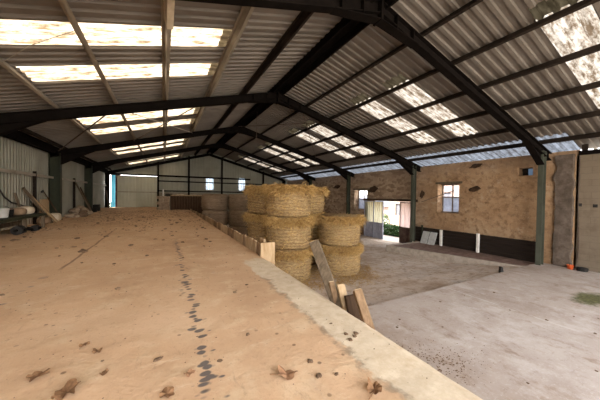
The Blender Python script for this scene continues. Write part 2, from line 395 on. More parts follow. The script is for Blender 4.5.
    c = t.mix(t.math('MULTIPLY', t.rng(w.outputs[1], .05, .45, .5, 0), t.rng(t.noise(3, 5, .7, t.mapp((1, 1, 1), (5, 1, 2))), .38, .6)), c, (.17, .10, .045))
    c = t.mix(t.rng(n2, .48, .66, 0, .75), c, (.12, .068, .03))
    MT['straw'] = t.finish(c, .9, t.math('ADD', t.math('ADD', n, n2), t.math('MULTIPLY', w.outputs[1], .7)), .9, .04, spec=.15)
    t = NT('loose_golden_straw')
    MT['loose'] = t.finish(t.ramp(t.noise(14, 4, .7), [(.3, (.20, .105, .032)), (.5, (.44, .265, .09)), (.7, (.66, .455, .20))]), .8, spec=.2)
    t = NT('wrapped_brown_hay'); n = t.noise(5, 7, .7, t.mapp((1.2, 1.2, 9)))
    c = t.ramp(n, [(.3, (.12, .077, .046)), (.5, (.21, .145, .092)), (.7, (.30, .22, .15))])
    MT['hay'] = t.finish(c, .9, n, .5, .02, spec=.15)
    # outside
    MT['gravel'] = simple('sunlit_gravel', (.32, .285, .235), (.46, .42, .36), 12, .95)
    MT['house'] = simple('pinkish_render', (.17, .115, .095), (.215, .155, .135), 3, .9)
    MT['slate'] = simple('grey_slate', (.06, .06, .07), (.10, .10, .11), 6, .8)
    MT['leafage'] = simple('hedge_leaf', (.012, .032, .006), (.04, .085, .014), 20, .6)
    t = NT('window_glass'); g = t.add('ShaderNodeBsdfGlass'); tr = t.add('ShaderNodeBsdfTransparent'); mx = t.add('ShaderNodeMixShader')
    g.inputs['IOR'].default_value = 1.02; g.inputs['Roughness'].default_value = 0; mx.inputs[0].default_value = .8; tr.inputs[0].default_value = (.95, .96, 1, 1)
    t.l.new(g.outputs[0], mx.inputs[1]); t.l.new(tr.outputs[0], mx.inputs[2]); t.l.new(mx.outputs[0], t.out.inputs[0]); MT['glass'] = t.m
    MT['frost'] = glow('frosted_bluish_pane', (.34, .35, .39), (.42, .43, .48), (.28, .29, .32), (3, 3, 3))
    MT['frame'] = simple('weathered_window_frame', (.17, .13, .10), (.28, .22, .17), 8, .8)
    MT['door_up'] = glow('cream_translucent_door_sheet', (.36, .34, .24), (.45, .42, .31), (.3, .27, .18), (2, 6, .5))
    MT['door_pink'] = glow('pinkish_translucent_door_sheet', (.40, .30, .27), (.48, .38, .35), (.32, .24, .21), (2, 6, .5))
    MT['door_low'] = simple('blue_grey_door_panel', (.22, .22, .27), (.32, .32, .37), 4, .8)
    MT['door_brown'] = simple('dark_brown_door_panel', (.06, .035, .028), (.11, .068, .052), 5, .85)
mats()

# ---------------------------------------------------------------- ground and floors
def grid(bm, x0, x1, y0, y1, nx, ny, f):
    vs = [[bm.verts.new((x0+(x1-x0)*i/nx, y0+(y1-y0)*j/ny, f(x0+(x1-x0)*i/nx, y0+(y1-y0)*j/ny))) for i in range(nx+1)] for j in range(ny+1)]
    for j in range(ny):
        for i in range(nx): bm.faces.new((vs[j][i], vs[j][i+1], vs[j+1][i+1], vs[j+1][i]))
    return vs
def skirt(bm, vs, zb):
    """closes a grid into a slab down to zb"""
    ring = vs[0] + [r[-1] for r in vs[1:]] + vs[-1][-2::-1] + [r[0] for r in vs[-2:0:-1]]
    lo = [bm.verts.new((v.co.x, v.co.y, zb)) for v in ring]
    for i in range(len(ring)):
        j = (i+1) % len(ring); bm.faces.new((ring[i], lo[i], lo[j], ring[j]))
    bm.faces.new(lo[::-1])
nz = lambda x, y, s, k=0: mnoise.noise(Vector((x*s, y*s, k)))
def zplat(x, y):
    z = .010*nz(x, y, 1.3) + .006*nz(x, y, 5, 3)
    if y > 12: z += min(1, (y-12)/5)*(.05*max(0, nz(x, y, .9, 7)) + .03*abs(nz(x, y, 3.1, 9)))
    if x > XE-.02: z -= .02
    return z
def edge_x(y): return XE + .018*nz(0, y, 3.1, 4) + .01*nz(0, y, 11, 4)
bm = B()
vs = grid(bm, -.1, XE, Y0, 20.4, 90, 300, zplat)
for j, r in enumerate(vs): r[-1].co.x = edge_x(r[-1].co.y)
skirt(bm, vs, ZD-.1)
vs = grid(bm, -.1, 4.4, 20.4, YG, 40, 50, zplat); skirt(bm, vs, ZD-.1)
struct('floor', bm, MT['dust'])
bm = B()
vs = grid(bm, XE, XW, Y0, 3.93, 60, 40, lambda x, y: ZS + .008*nz(x, y, 1.2, 2))
for v in vs[-1]: v.co.y += .03*nz(v.co.x, 0, 2.2, 5)
skirt(bm, vs, ZD-.1)
struct('floor_slab', bm, MT['slab'])
def zdirt(x, y):
    z = ZD + .03*nz(x, y, .9, 1) + .015*nz(x, y, 3, 2)
    k = max(0, min(1, (x-8.5)/5))*max(0, min(1, (6.0-y)/2.0))
    return z + k*.29
bm = B(); grid(bm, XE-.05, XW, 3.7, YG, 90, 150, zdirt); struct('floor_earth', bm, MT['earth'])
bm = B(); grid(bm, -60, 90, -50, 110, 4, 4, lambda x, y: -1.62); struct('ground', bm, MT['gravel'])
bm = B(); box(bm, -6, 4.4, YG+.35, 60, -1.6, -.14); struct('ground_yard', bm, MT['gravel'])
bm = B(); box(bm, -8, -.3, Y0-8, YG+.3, -1.6, -.1); struct('ground_bank', bm, MT['gravel'])
bm = B(); prism(bm, [(13.60, 8.55, ZD-.1), (14.97, 3.9, ZD-.1), (XW, 3.9, ZD-.1), (XW, 8.55, ZD-.1)], (0, 0, -1.16-ZD+.1))
struct('trim_1', bm, MT['red_earth'])
bm = B(); prism(bm, [(13.45, 8.72, ZD-.1), (14.86, 3.9, ZD-.1), (14.965, 3.9, ZD-.1), (13.62, 8.55, ZD-.1), (XW, 8.55, ZD-.1), (XW, 8.72, ZD-.1)], (0, 0, -1.145-ZD+.1)); struct('trim_2', bm, MT['grey_face'])

# ---------------------------------------------------------------- roof
SK = {0: [(.12, .82), (1.55, 2.22)], 1: [(5.08, 5.82), (6.58, 7.38)], 2: [(10.15, 11.0), (11.75, 12.6)], 3: [(15.4, 16.2), (17.0, 17.8)], 4: [(20.7, 21.5), (22.3, 23.1)]}
SKL = dict(SK); SKL[1] = [(5.25, 6.02), (6.75, 7.58)]; SKL[2] = [(10.45, 11.35), (12.15, 13.05)]; SKL[3] = [(16.5, 17.3), (18.0, 18.8)]; SKL[4] = [(22.2, 23.0), (23.8, 24.6)]   # strips of the left slope
XL0, XL1 = 1.62, 5.12           # reach of a roof light on the left slope
XR0, XR1 = 10.30, 14.05         # and on the right slope
XEV = 15.12                     # translucent eave strip from here on
def rmap(y, x, d): return (x, y, zroof(x) - d + .04)
bml, bmr = B(), B()
ridge = W/2
YE0 = 3.12                      # the eave strip starts here, opaque sheets before it
def opaque(bm, y0, y1, xa, xb): corr(bm, y0, y1, xa, xb, rmap)
for bm, sk, x0, a, b, x1 in ((bml, SKL, -.35, XL0, XL1+.2, ridge), (bmr, SK, ridge, XR0-.34, XR1, XEV)):
    cur = Y0
    for (s0, s1) in [q for k in range(5) for q in sk[k]]:
        opaque(bm, cur, s0, x0, x1); opaque(bm, s0, s1, x0, a); opaque(bm, s0, s1, b, x1)
        cur = s1
    opaque(bm, cur, YG+.7, x0, x1)
opaque(bmr, Y0, YE0, XEV, XW+.5)
struct('ceiling_left', bml, MT['roof_l']); struct('ceiling_right', bmr, MT['roof_l'])
bayname = ['bay above the camera', 'first bay', 'second bay', 'third bay', 'bay by the gable']  # in the bay overhead, out-of-view strips are added to light the foreground
for k in range(5):
    for i, (s0, s1) in enumerate(SK[k]):
        which = ('nearer', 'farther')[i]
        l0, l1 = SKL[k][i]
        if True:
            t = thing('roof_light', f'warm bright roof light on the left slope, {which} one in the {bayname[k]}', 'roof light', ((XL0+XL1)/2, (l0+l1)/2, zroof(3.4)), group='roof lights in the left slope')
            bm = B(); corr(bm, l0, l1, XL0, XL1, rmap); obj('sheet', bm, MT['light_l'], t)
            bm = B(); corr(bm, l0, l1, XL1, XL1+.2, rmap); obj('stained_end', bm, MT['patch'], t)
        lab = 'lichen-spotted roof light high up at the right corner of the picture' if (k, i) == (0, 1) else f'pale roof light on the right slope, {which} one in the {bayname[k]}'
        t = thing('roof_light', lab, 'roof light', ((XR0+XR1)/2, (s0+s1)/2, zroof(12)), group='roof lights in the right slope')
        bm = B(); corr(bm, s0, s1, XR0, XR1, rmap); obj('sheet', bm, MT['light_r'], t)
        bm = B(); corr(bm, s0, s1, XR0-.34, XR0, rmap); obj('stained_end', bm, MT['patch_r'], t)
for k, (a, b, lab) in enumerate(((YE0, YF[0], 'short bluish eave light above the rough pilaster, right of the nearest column'), (YF[0], YF[1], 'long bluish eave light above the ochre wall in the first bay'),
        (YF[1], YF[2], 'bluish eave light above the open barn door in the second bay'), (YF[2], YG+.7, 'far bluish eave light behind the straw stack'))):
    bm = B(); corr(bm, a, b, XEV, XW+.5, rmap)
    solo('eave_light', bm, MT['light_e'], lab, 'roof light', 'translucent sheets along the right eave')

# purlins
def purlin(x, lab, mat, y0=Y0, y1=YG, d=.16, w=.06, x2=None):
    t = thing('purlin', lab, 'roof beam', (x, (y0+y1)/2, zroof(x)-d), group='steel purlins under the roof sheets')
    n = Vector((-M if x < ridge else M, 0, 1)).normalized()
    bm = B(); q = Vector((x, 0, zroof(x))) - n*(d/2+.005)
    a, b = q + Vector((0, y0, 0)), q + Vector((0, y1, 0))
    s = Vector((0, 1, 0)).cross(n)
    beam(bm, a, b, .012, d, n)
    k = -1 if x < ridge else 1
    for e in (-1, 1):
        o = n*e*(d/2-.006); f = s*(w/2)*k*e*1.0
        beam(bm, a+o+f, b+o+f, w, .012, n)
    obj('rail', bm, mat, t)
    return t, q, n
ordn = ['lowest', 'second', 'third', 'fourth', 'fifth', 'topmost']
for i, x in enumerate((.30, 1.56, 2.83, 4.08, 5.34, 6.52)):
    col = 'dark' if i in (0, 5) else 'pale galvanised'  # same steel throughout; the middle four are coloured paler as if lit
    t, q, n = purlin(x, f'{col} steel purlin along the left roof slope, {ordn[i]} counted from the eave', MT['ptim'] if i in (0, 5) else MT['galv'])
    if i == 3:
        bm = B(); beam(bm, q+Vector((.03, 3.95, -.02)), q+Vector((.03, 4.95, -.02)), .10, .20, n); obj('splice_sleeve', bm, MT['sack'], t)['label'] = 'pale sleeve joining the purlin near the camera'
for i, x in enumerate((15.3, 14.05, 12.75, 11.52, 10.30, 9.13)):
    purlin(x, f'brown steel purlin along the right roof slope, {ordn[i]} counted from the eave', MT['ptim'])
t = thing('ridge_beam', 'doubled dark purlin under the ridge of the roof', 'roof beam', (ridge, 12, ZR-.25))
for dx in (-.2, .2):
    bm = B(); beam(bm, (ridge+dx, Y0, ZR-.16), (ridge+dx, YG, ZR-.16), .05, .20); obj('rail', bm, MT['steel'], t)
bm = B(); beam(bm, (ridge, Y0, ZR-.05), (ridge, YG, ZR-.05), .44, .03); obj('cover_strip', bm, MT['steel'], t)

# portal frames
def frame(y, lab, zl, zr, gl, gr, ridge_d=.25):
    t = thing('portal_frame', lab, 'steel frame', (W/2, y, zr), group='steel portal frames carrying the roof')
    top = lambda x: zroof(x) - .175
    bm = B(); ibeam(bm, (.07, y, zl), (.07, y, top(.07)-.1), .36, .22, (1, 0, 0)); obj('column', bm, gl, t)
    bm = B(); ibeam(bm, (W-.10, y, zr), (W-.10, y, top(W-.1)-.1), .25, .14, (1, 0, 0)); obj('column', bm, gr, t)
    for s in (-1, 1):
        X = (lambda a: a) if s < 0 else (lambda a: W-a)
        e = -.1 if s < 0 else -.55
        bm = B(); ibeam(bm, (X(e), y, top(X(e))-.125 if e > -.2 else top(W)-.125-.55*M), (X(W/2), y, top(W/2)-.125), ridge_d, .17, (0, 0, 1)); obj('rafter', bm, MT['steel'], t)
        # tapered haunch at the column, with its curved lower flange
        bm = B(); n = 8; up, lo = [], []
        for i in range(n+1):
            a = .22 + 1.15*i/n; d = .36*(1-i/n)**1.1
            up.append((X(a), top(X(a))-.24)); lo.append((X(a), top(X(a))-.25-d))
        pts = [(p[0], y-.008, p[1]) for p in up] + [(p[0], y-.008, p[1]) for p in lo[::-1]]
        for i in range(n):
            q = [up[i], up[i+1], lo[i+1], lo[i]]
            prism(bm, [(p[0], y-.008, p[1]) for p in q], (0, .016, 0))
            beam(bm, (lo[i][0], y, lo[i][1]), (lo[i+1][0], y, lo[i+1][1]), .20, .018)
        obj('eave_haunch', bm, MT['steel'], t)
    bm = B()      # apex haunch: web, sloping lower flanges, stiffeners and the joint plate
    for s in (-1, 1):
        a0, a1 = W/2, W/2 + s*1.1
        z0, z1 = top(W/2)-.38, top(a1)-.25
        prism(bm, [(a0, y-.008, top(a0)-.23), (a1, y-.008, top(a1)-.23), (a1, y-.008, z1), (a0, y-.008, z0)], (0, .016, 0))
        beam(bm, (a0, y, z0), (a1, y, z1), .20, .018)
        for k in (.45, .95):
            xx = W/2 + s*k; beam(bm, (xx, y, top(xx)-.02), (xx, y, z0+(z1-z0)*k/1.25), .19, .014, (1, 0, 0))
    box(bm, W/2-.025, W/2+.025, y-.12, y+.12, top(W/2)-.41, top(W/2)+.02)
    obj('apex_haunch', bm, MT['steel'], t)
    return t
names = ['nearest steel portal frame, with a green right column beside the rough pilaster',
         'second steel portal frame from the camera, its right column beside the open barn door',
         'third steel portal frame, its dark green left column standing on the platform',
         'fourth steel portal frame from the camera, just before the gable']
for k, y in enumerate(YF):
    frame(y, names[k], 0 if k > 1 else -.01, ZS-.03 if k == 0 else (-1.16 if k == 1 else ZD-.05), MT['green'], MT['green_l'] if k < 2 else MT['green'])
# bracing rods
def rod(name, pts, r, mat, lab, grp='bracing rods under the roof'):
    bm = B(); tube(bm, pts, r, 6); return solo(name, bm, mat, lab, 'rod' if name != 'wire' else 'wire', grp)
zr = lambda x: zroof(x)-.22
rod('bracing_rod', [(.2, 14.1, zr(.2)), (2.83, 9.0, zr(2.83))], .022, MT['wire'], 'dark bracing rod rising from the third left column towards the second rafter')
rod('bracing_rod', [(2.83, 14.1, zr(2.83)), (5.34, 9.0, zr(5.34))], .018, MT['wire'], 'dark bracing rod crossing the left roof lights, rising to the right')
rod('bracing_rod', [(2.83, 9.0, zr(2.83)), (5.34, 14.1, zr(5.34))], .012, MT['pale_wire'], 'thin pale bracing rod crossing the left roof lights, falling to the right')
rod('wire', [(2.86, 5.15, zr(2.83)+.05), (2.2, 5.6, zr(2.2)+.03), (1.62, 6.25, zr(1.62)+.05)], .005, MT['galv'], 'thin wire slung across the left roof light nearest the camera', None)
rod('bracing_rod', [(7.7, 14.1, zr(7.7)), (10.3, 9.0, zr(10.3))], .016, MT['wire'], 'dark bracing rod rising across the right slope of the second bay')
rod('bracing_rod', [(8.9, 9.0, zr(8.9)), (12.75, 14.1, zr(12.75))], .014, MT['wire'], 'dark bracing rod falling across the right slope of the second bay')
rod('wire', [(7.9, 11.5, zr(7.9)+.1), (7.88, 11.5, 3.7)], .010, MT['wire'], 'wire hanging straight down from the ridge above the straw stack', None)

# ---------------------------------------------------------------- left wall
bm = B(); corr(bm, Y0, YG+.1, -.05, lambda y: zroof(-.12)-.0, lambda y, z, d: (-.13-d, y, z), .18, .03)
struct('wall_left', bm, MT['clad'])
for i, (z, lab) in enumerate(((1.78, 'pale steel rail along the left cladding at about head height'), (2.86, 'dark eave beam along the top of the left cladding'))):
    bm = B(); box(bm, -.125, .02 if i == 0 else .10, Y0, YG, z-(.045 if i == 0 else .07), z+(.035 if i == 0 else .19)); box(bm, .0, .02, Y0, YG, z-.13 if i else z-.06, z-.0702 if i else z-.0452)
    solo('wall_rail' if i == 0 else 'eave_beam', bm, MT['galv'] if i == 0 else MT['steel'], lab, 'wall rail')
for y, lab in ((12.55, 'dark steel post on the left cladding before the third column'), (17.1, 'dark steel post on the left cladding between the third and fourth columns')):
    bm = B(); ibeam(bm, (-.02, y, 0), (-.02, y, 1.9), .09, .06, (1, 0, 0)); solo('wall_post', bm, MT['ptim'], lab, 'post')

# ---------------------------------------------------------------- gable wall
gm = lambda x, z, d: (x, YG+.14-d, z)
ztop = lambda x: zroof(x)+.05
bm = B()
W1, W2 = (7.58, 8.24, 1.62, 2.80), (10.68, 11.32, 1.62, 2.84)
corr(bm, -.1, .48, 2.74, ztop, gm, .25, .035)
corr(bm, .48, 3.58, 2.74, ztop, gm, .25, .035)
corr(bm, 3.58, W1[0], 1.25, ztop, gm, .25, .035, 2)
for w in (W1, W2):
    corr(bm, w[0], w[1], 1.25, w[2], gm, .25, .035); corr(bm, w[0], w[1], w[3], ztop, gm, .25, .035)
corr(bm, W1[1], W2[0], 1.25, ztop, gm, .25, .035)
corr(bm, W2[1], XW+.4, 1.25, ztop, gm, .25, .035)
struct('wall_far', bm, MT['clad_g'])
bm = B(); box(bm, 3.58, XW+.4, YG+.05, YG+.3, ZD-.1, 1.27); struct('wall_plinth', bm, MT['plinth'])
for i, w in enumerate((W1, W2)):
    bm = B(); corr(bm, w[0], w[1], w[2], w[3], lambda x, z, d: (x, YG+.13-d, z), .25, .035)
    o = struct('window_%d' % (i+3), bm, MT['light_w'])
# gable door: sliding panel, track, and the gap at its left
bm = B(); corr(bm, .62, 3.58, -.06, 2.60, lambda x, z, d: (x, YG-.06-d, z), .25, .03)
door = struct('door_1', bm, MT['door_sheet'])
bm = B(); box(bm, .62, 3.58, YG-.09, YG-.02, 2.55, 2.63); box(bm, .62, 3.58, YG-.12, YG-.02, 1.25, 1.31); box(bm, .62, 3.58, YG-.09, YG-.02, -.06, 0)
obj('frame_rail', bm, MT['galv'], door)
bm = B(); box(bm, .60, .72, YG-.12, YG, -.06, 2.63); obj('edge_strip', bm, MT['maroon'], door)
bm = B(); box(bm, -.1, 11.8, YG-.16, YG-.02, 2.66, 2.80); solo('door_track', bm, MT['steel'], 'long dark sliding door track across the gable', 'rail')
for z, x0, x1, lab in ((2.28, 3.6, 15.6, 'dark steel rail across the gable at the window heads'), (1.42, 3.6, 15.6, 'dark steel rail across the gable at the window sills')):
    bm = B(); box(bm, x0, x1, YG-.0, YG+.09, z-.05, z+.05); solo('wall_rail', bm, MT['steel'], lab, 'wall rail')
for x, lab in ((3.62, 'dark gable post at the right of the sliding door'), (6.07, 'dark gable post left of the first gable window'), (9.0, 'dark gable post between the two gable windows'), (13.2, 'dark gable post behind the straw stack')):
    bm = B(); ibeam(bm, (x, YG-.06, 0 if x < 4 else ZD), (x, YG-.06, ztop(x)-.15), .18, .14, (0, 1, 0)); solo('gable_post', bm, MT['steel'], lab, 'post', 'posts of the gable wall')
t = thing('portal_frame', 'last roof frame set against the gable cladding', 'steel frame', (W/2, YG-.1, 3), group='steel portal frames carrying the roof')
for a, b in ((0, W/2), (W/2, W)):
    bm = B(); ibeam(bm, (a, YG-.1, zroof(a)-.28), (b, YG-.1, zroof(b)-.28), .22, .16, (0, 0, 1)); obj('rafter', bm, MT['steel'], t)
for a in (.07, W-.1):
    bm = B(); ibeam(bm, (a, YG-.1, 0 if a < 1 else ZD-.05), (a, YG-.1, zroof(a)-.3), .3, .2, (1, 0, 0)); obj('column', bm, MT['steel'], t)
# cyan sheet standing just outside the gap
t = thing('plastic_curtain', 'cyan plastic curtain hanging in the gap of the sliding gable door', 'curtain', (.4, YG+.3, -.14))
bm = B(); corr(bm, .26, .66, -.10, 2.66, lambda x, z, d: (x, YG+.3-d, z), .12, .05); obj('sheet', bm, MT['cyan'], t)
bm = B(); tube(bm, [(-.1, YG+.3, 2.68), (.9, YG+.3, 2.68)], .03); obj('curtain_rail', bm, MT['steel'], t)
def foliage(bm, c, r, n, size, rnd):
    for _ in range(n):
        while True:
            p = Vector((rnd.uniform(-1, 1), rnd.uniform(-1, 1), rnd.uniform(-1, 1)))
            if .55 < p.length < 1.0: break
        p *= 1 + .18*mnoise.noise(p*2.3)
        q = Vector((c[0]+p.x*r[0], c[1]+p.y*r[1], c[2]+p.z*r[2]))
        d = Vector((rnd.gauss(0, 1), rnd.gauss(0, 1), rnd.gauss(0, 1))).normalized(); s = d.orthogonal().normalized(); s.rotate(Matrix.Rotation(rnd.uniform(0, 6.28), 3, d))
        u = d.cross(s); L = size*rnd.uniform(.7, 1.3)
        a = [bm.verts.new(q+s*L), bm.verts.new(q+u*L*.45), bm.verts.new(q-s*L), bm.verts.new(q-u*L*.45)]; bm.faces.new(a)
rnd = random.Random(3)
def shrub(name, c, r, n, size, lab, cat, z0):
    t = thing(name, lab, cat, (c[0], c[1], z0))
    bm = B(); foliage(bm, c, r, n, size, rnd); obj('foliage', bm, MT['leafage'], t)
    bm = B()
    for k in range(5): tube(bm, [(c[0]+.1*r[0]*k-.2*r[0], c[1]+rnd.uniform(-.4, .4)*r[1], z0), (c[0]+rnd.uniform(-.5, .5)*r[0], c[1]+rnd.uniform(-.5, .5)*r[1], c[2]+.3*r[2])], .02, 5)
    obj('stem', bm, MT['stake'], t)
shrub('shrub', (.35, YG+1.6, .15), (.5, .4, .32), 900, .045, 'green shrub at the foot of the cyan curtain outside the gable door', 'shrub', -.14)

# ---------------------------------------------------------------- right wall: stone with openings
def wall_open(bm, x0, x1, y0, y1, z0, z1, holes):
    ys = sorted({y0, y1, *[h[0] for h in holes], *[h[1] for h in holes]})
    for a, b in zip(ys, ys[1:]):
        hs = sorted([(h[2], h[3]) for h in holes if h[0] < b-1e-6 and h[1] > a+1e-6]); c = z0
        for (p, q) in hs:
            if p > c: box(bm, x0, x1, a, b, c, p)
            c = q
        if c < z1: box(bm, x0, x1, a, b, c, z1)
HW1, HW2, HH, HD = (6.86, 7.90, .42, 1.82), (12.87, 14.15, .25, 1.62), (4.22, 4.66, 2.03, 2.32), (9.25, 12.6, -1.62, .90)
bm = B(); wall_open(bm, XW, XW+.5, 3.05, YG+.1, -1.62, 2.78, [HW1, HW2, HH, HD]); struct('wall_right', bm, MT['stone'])
bm = B(); box(bm, XW, XW+.3, Y0, 3.10, -1.62, 2.60); wbl = struct('wall_block', bm, MT['block'])
bm = B(); box(bm, XW-.06, XW+.25, Y0, 3.05, 2.60, 2.74, .01); struct('trim_3', bm, MT['steel'])
bm = B()
for y in (2.95, 2.55, 2.42, 2.05, 1.5, 1.0): box(bm, XW+.02, XW+.06, y-.09, y+.05, 2.74, 2.95)
struct('trim_4', bm, MT['ptim'])
# pilaster of rubble
bm = B(); n = 40; zz = [-1.14 + (2.66+1.14)*i/n for i in range(n+1)]; rows = []
for i, z in enumerate(zz):
    a = 3.62 + .09*nz(z, 0, 2.9, 1); b = 3.13 + .06*nz(z, 0, 3.3, 5); d = .08 + .03*nz(z, 1, 3, 8)
    rows.append([bm.verts.new(p) for p in ((XW+.02, a, z), (XW-d*.9, a-.03, z), (XW-d, (a+b)/2, z), (XW-d*.9, b+.03, z), (XW+.02, b, z))])
for r, s in zip(rows, rows[1:]):
    for i in range(4): bm.faces.new((r[i], r[i+1], s[i+1], s[i]))
bm.faces.new(rows[-1]); struct('wall_pilaster', bm, MT['rubble'])
# two small holes in the block wall, their shade drawn as dark boxes
for y, z, lab in ((3.0, .98, 'small dark socket hole in the block wall, left of the two'), (2.66, .96, 'small dark socket hole in the block wall, right of the two')):
    bm = B(); box(bm, XW-.012, XW+.02, y-.05, y+.05, z-.05, z+.05); box(bm, XW-.03, XW, y-.035, y+.035, z-.035, z+.035, .008)
    solo('wall_hole', bm, MT['dark'], lab, 'electrical box', 'dark boxes on the block wall')
rod('cable', [(XW-.02, 3.02, 2.6), (XW-.025, 3.03, 1.0), (XW-.02, 2.99, -.3), (XW-.02, 3.01, -.92)], .014, MT['wire'], 'dark cable running down the joint between pilaster and block wall', None)
# windows
for i, (h, lab) in enumerate(((HW1, ''), (HW2, ''))):
    y0, y1, z0, z1 = h; x = XW+.40; ym = (y0+y1)/2
    bm = B()
    for a, b, c, d in ((y0, y0+.06, z0, z1), (y1-.06, y1, z0, z1), (y0, y1, z0, z0+.06), (y0, y1, z1-.06, z1), (ym-.025, ym+.025, z0, z1), (y0, y1, z0+.66*(z1-z0)*.8, z0+.66*(z1-z0)*.8+.05)):
        box(bm, x-.03, x+.03, a, b, c, d)
    w = struct('window_%d' % (i+1), bm, MT['frame'])
    zm = z0+.66*(z1-z0)*.8+.05
    bm = B(); box(bm, x-.004, x+.004, y0+.05, y1-.05, zm, z1-.05); obj('clear_pane', bm, MT['glass'], w)
    bm = B(); box(bm, x-.004, x+.004, y0+.05, y1-.05, z0+.05, zm-.04); obj('frosted_pane', bm, MT['frost'], w)
    bm = B(); box(bm, XW-.015, XW+.3, y0-.14, y1+.12, z1, z1+.10, .01); obj('lintel', bm, MT['stake'], w)
bm = B(); box(bm, XW+.36, XW+.41, 4.50, 4.66, HH[2], HH[3])
w = struct('window_5', bm, MT['dark'])
bm = B(); box(bm, XW+.42, XW+.44, 4.22, 4.66, 2.03, 2.32); obj('pane', bm, MT['light_w'], w)
# timber stubs left in the wall
for y, z, a, b, lab in ((6.20, 1.55, .42, .20, 'dark timber stub in the ochre wall right of the near window'), (6.15, 2.56, .38, .16, 'dark timber stub near the top of the ochre wall'),
                  (8.75, 1.30, .2, .34, 'dark timber stub in the wall between near window and green column'), (12.3, 1.62, .7, .3, 'dark timber stub right of the far window'), (16.2, 1.9, .7, .25, 'dark timber stub above the far end of the ochre wall')):
    bm = B(); bmesh.ops.create_icosphere(bm, subdivisions=3, radius=1)
    for v in bm.verts:
        v.co *= 1 + .55*mnoise.noise(v.co*1.7 + Vector((y, z, 0))) + .2*mnoise.noise(v.co*5); v.co = Vector((XW-.01+v.co.x*.07, y+v.co.y*a*.55, z+v.co.z*b*.55 - v.co.y*.04))
    solo('timber_stub', bm, MT['bin'], lab, 'timber', 'timber stubs in the ochre wall')
rod('iron_rod', [(XW-.05, 7.05, 1.50), (XW-.05, 8.75, .92)], .014, MT['wire'], 'thin iron rod slanting down the wall left of the near window', None)
# barn door
bm = B(); box(bm, XW-.10, XW+.02, 9.0, 13.1, .90, 1.04, .01); struct('trim_5', bm, MT['bin'])
def leaf_door(name, y0, y1, x0, x1, z0, zm, z1, up, low, ribs):
    """a door leaf between (x0,y0) and (x1,y1)"""
    d = Vector((x1-x0, y1-y0, 0)); L = d.length; d.normalize(); n = Vector((-d.y, d.x, 0))
    P = lambda a, z, o: Vector((x0, y0, 0)) + d*a + n*o + Vector((0, 0, z))
    bm = B(); corr(bm, .02, L-.02, zm, z1, lambda a, z, q: P(a, z, q), .18, .025); o = struct(name, bm, up)
    bm = B(); corr(bm, .02, L-.02, z0, zm, lambda a, z, q: P(a, z, q), .18, .025); obj('lower_panel', bm, low, o)
    bm = B()
    for a in [0, L] + ribs: beam(bm, P(a, z0, 0), P(a, z1, 0), .05, .05, n)
    for z in (z0, zm, z1): beam(bm, P(0, z, 0), P(L, z, 0), .05, .05, n)
    obj('frame', bm, MT['door_low'] if low is MT['door_low'] else MT['door_brown'], o)
    return o
leaf_door('door_2', 12.95, 11.28, XW-.12, XW-.16, -1.52, -.48, .86, MT['door_up'], MT['door_low'], [.85])
leaf_door('door_3', 10.05, 9.25, XW-.10, XW-.10, -1.42, -.55, .86, MT['door_pink'], MT['door_brown'], [])
bm = B(); box(bm, XW-.4, XW+2.5, 9.25, 12.9, -1.62, -1.525); struct('trim_6', bm, MT['grey_face'])

# ---------------------------------------------------------------- outside the right wall
t = thing('house', 'pinkish white house across the yard, seen through the barn door', 'house', (26, 18, -1.6))
bm = B(); wall_open(bm, 24, 24.3, 9, 18.3, -1.6, 3.4, [(16.85, 17.45, -.6, .5), (12, 13, .2, 1.6)]); box(bm, 24.3, 30, 9, 9.3, -1.6, 3.4); box(bm, 24.3, 30, 18.0, 18.3, -1.6, 3.4); obj('wall', bm, MT['house'], t)
for y0, y1, z0, z1 in ((16.85, 17.45, -.6, .5), (12, 13, .2, 1.6)):
    bm = B(); box(bm, 24.12, 24.2, y0, y1, z0, z1); obj('window', bm, MT['slate'], t)
bm = B(); prism(bm, [(23.6, 8.6, 3.3), (30.4, 8.6, 3.3), (27, 8.6, 5.4)], (0, 10.1, 0)); obj('roof', bm, MT['slate'], t)
t = thing('shed', 'grey roofed shed beyond the yard, left of the pinkish house', 'shed', (32, 27, -1.6))
bm = B(); box(bm, 30, 35, 23, 32, -1.6, -.1); obj('wall', bm, MT['house'], t)
bm = B(); prism(bm, [(29.6, 22.6, -.1), (35.4, 22.6, -.1), (32.5, 22.6, 1.5)], (0, 9.8, 0)); obj('roof', bm, MT['slate'], t)
shrub('hedge', (18.3, 12.9, -1.25), (.55, 2.0, .46), 9000, .055, 'clipped green hedge in the yard beyond the barn door', 'hedge', -1.6)
shrub('shrub', (21.6, 16.5, -1.1), (.4, .4, .75), 1000, .06, 'taller green shrub behind the left end of the hedge', 'shrub', -1.6)

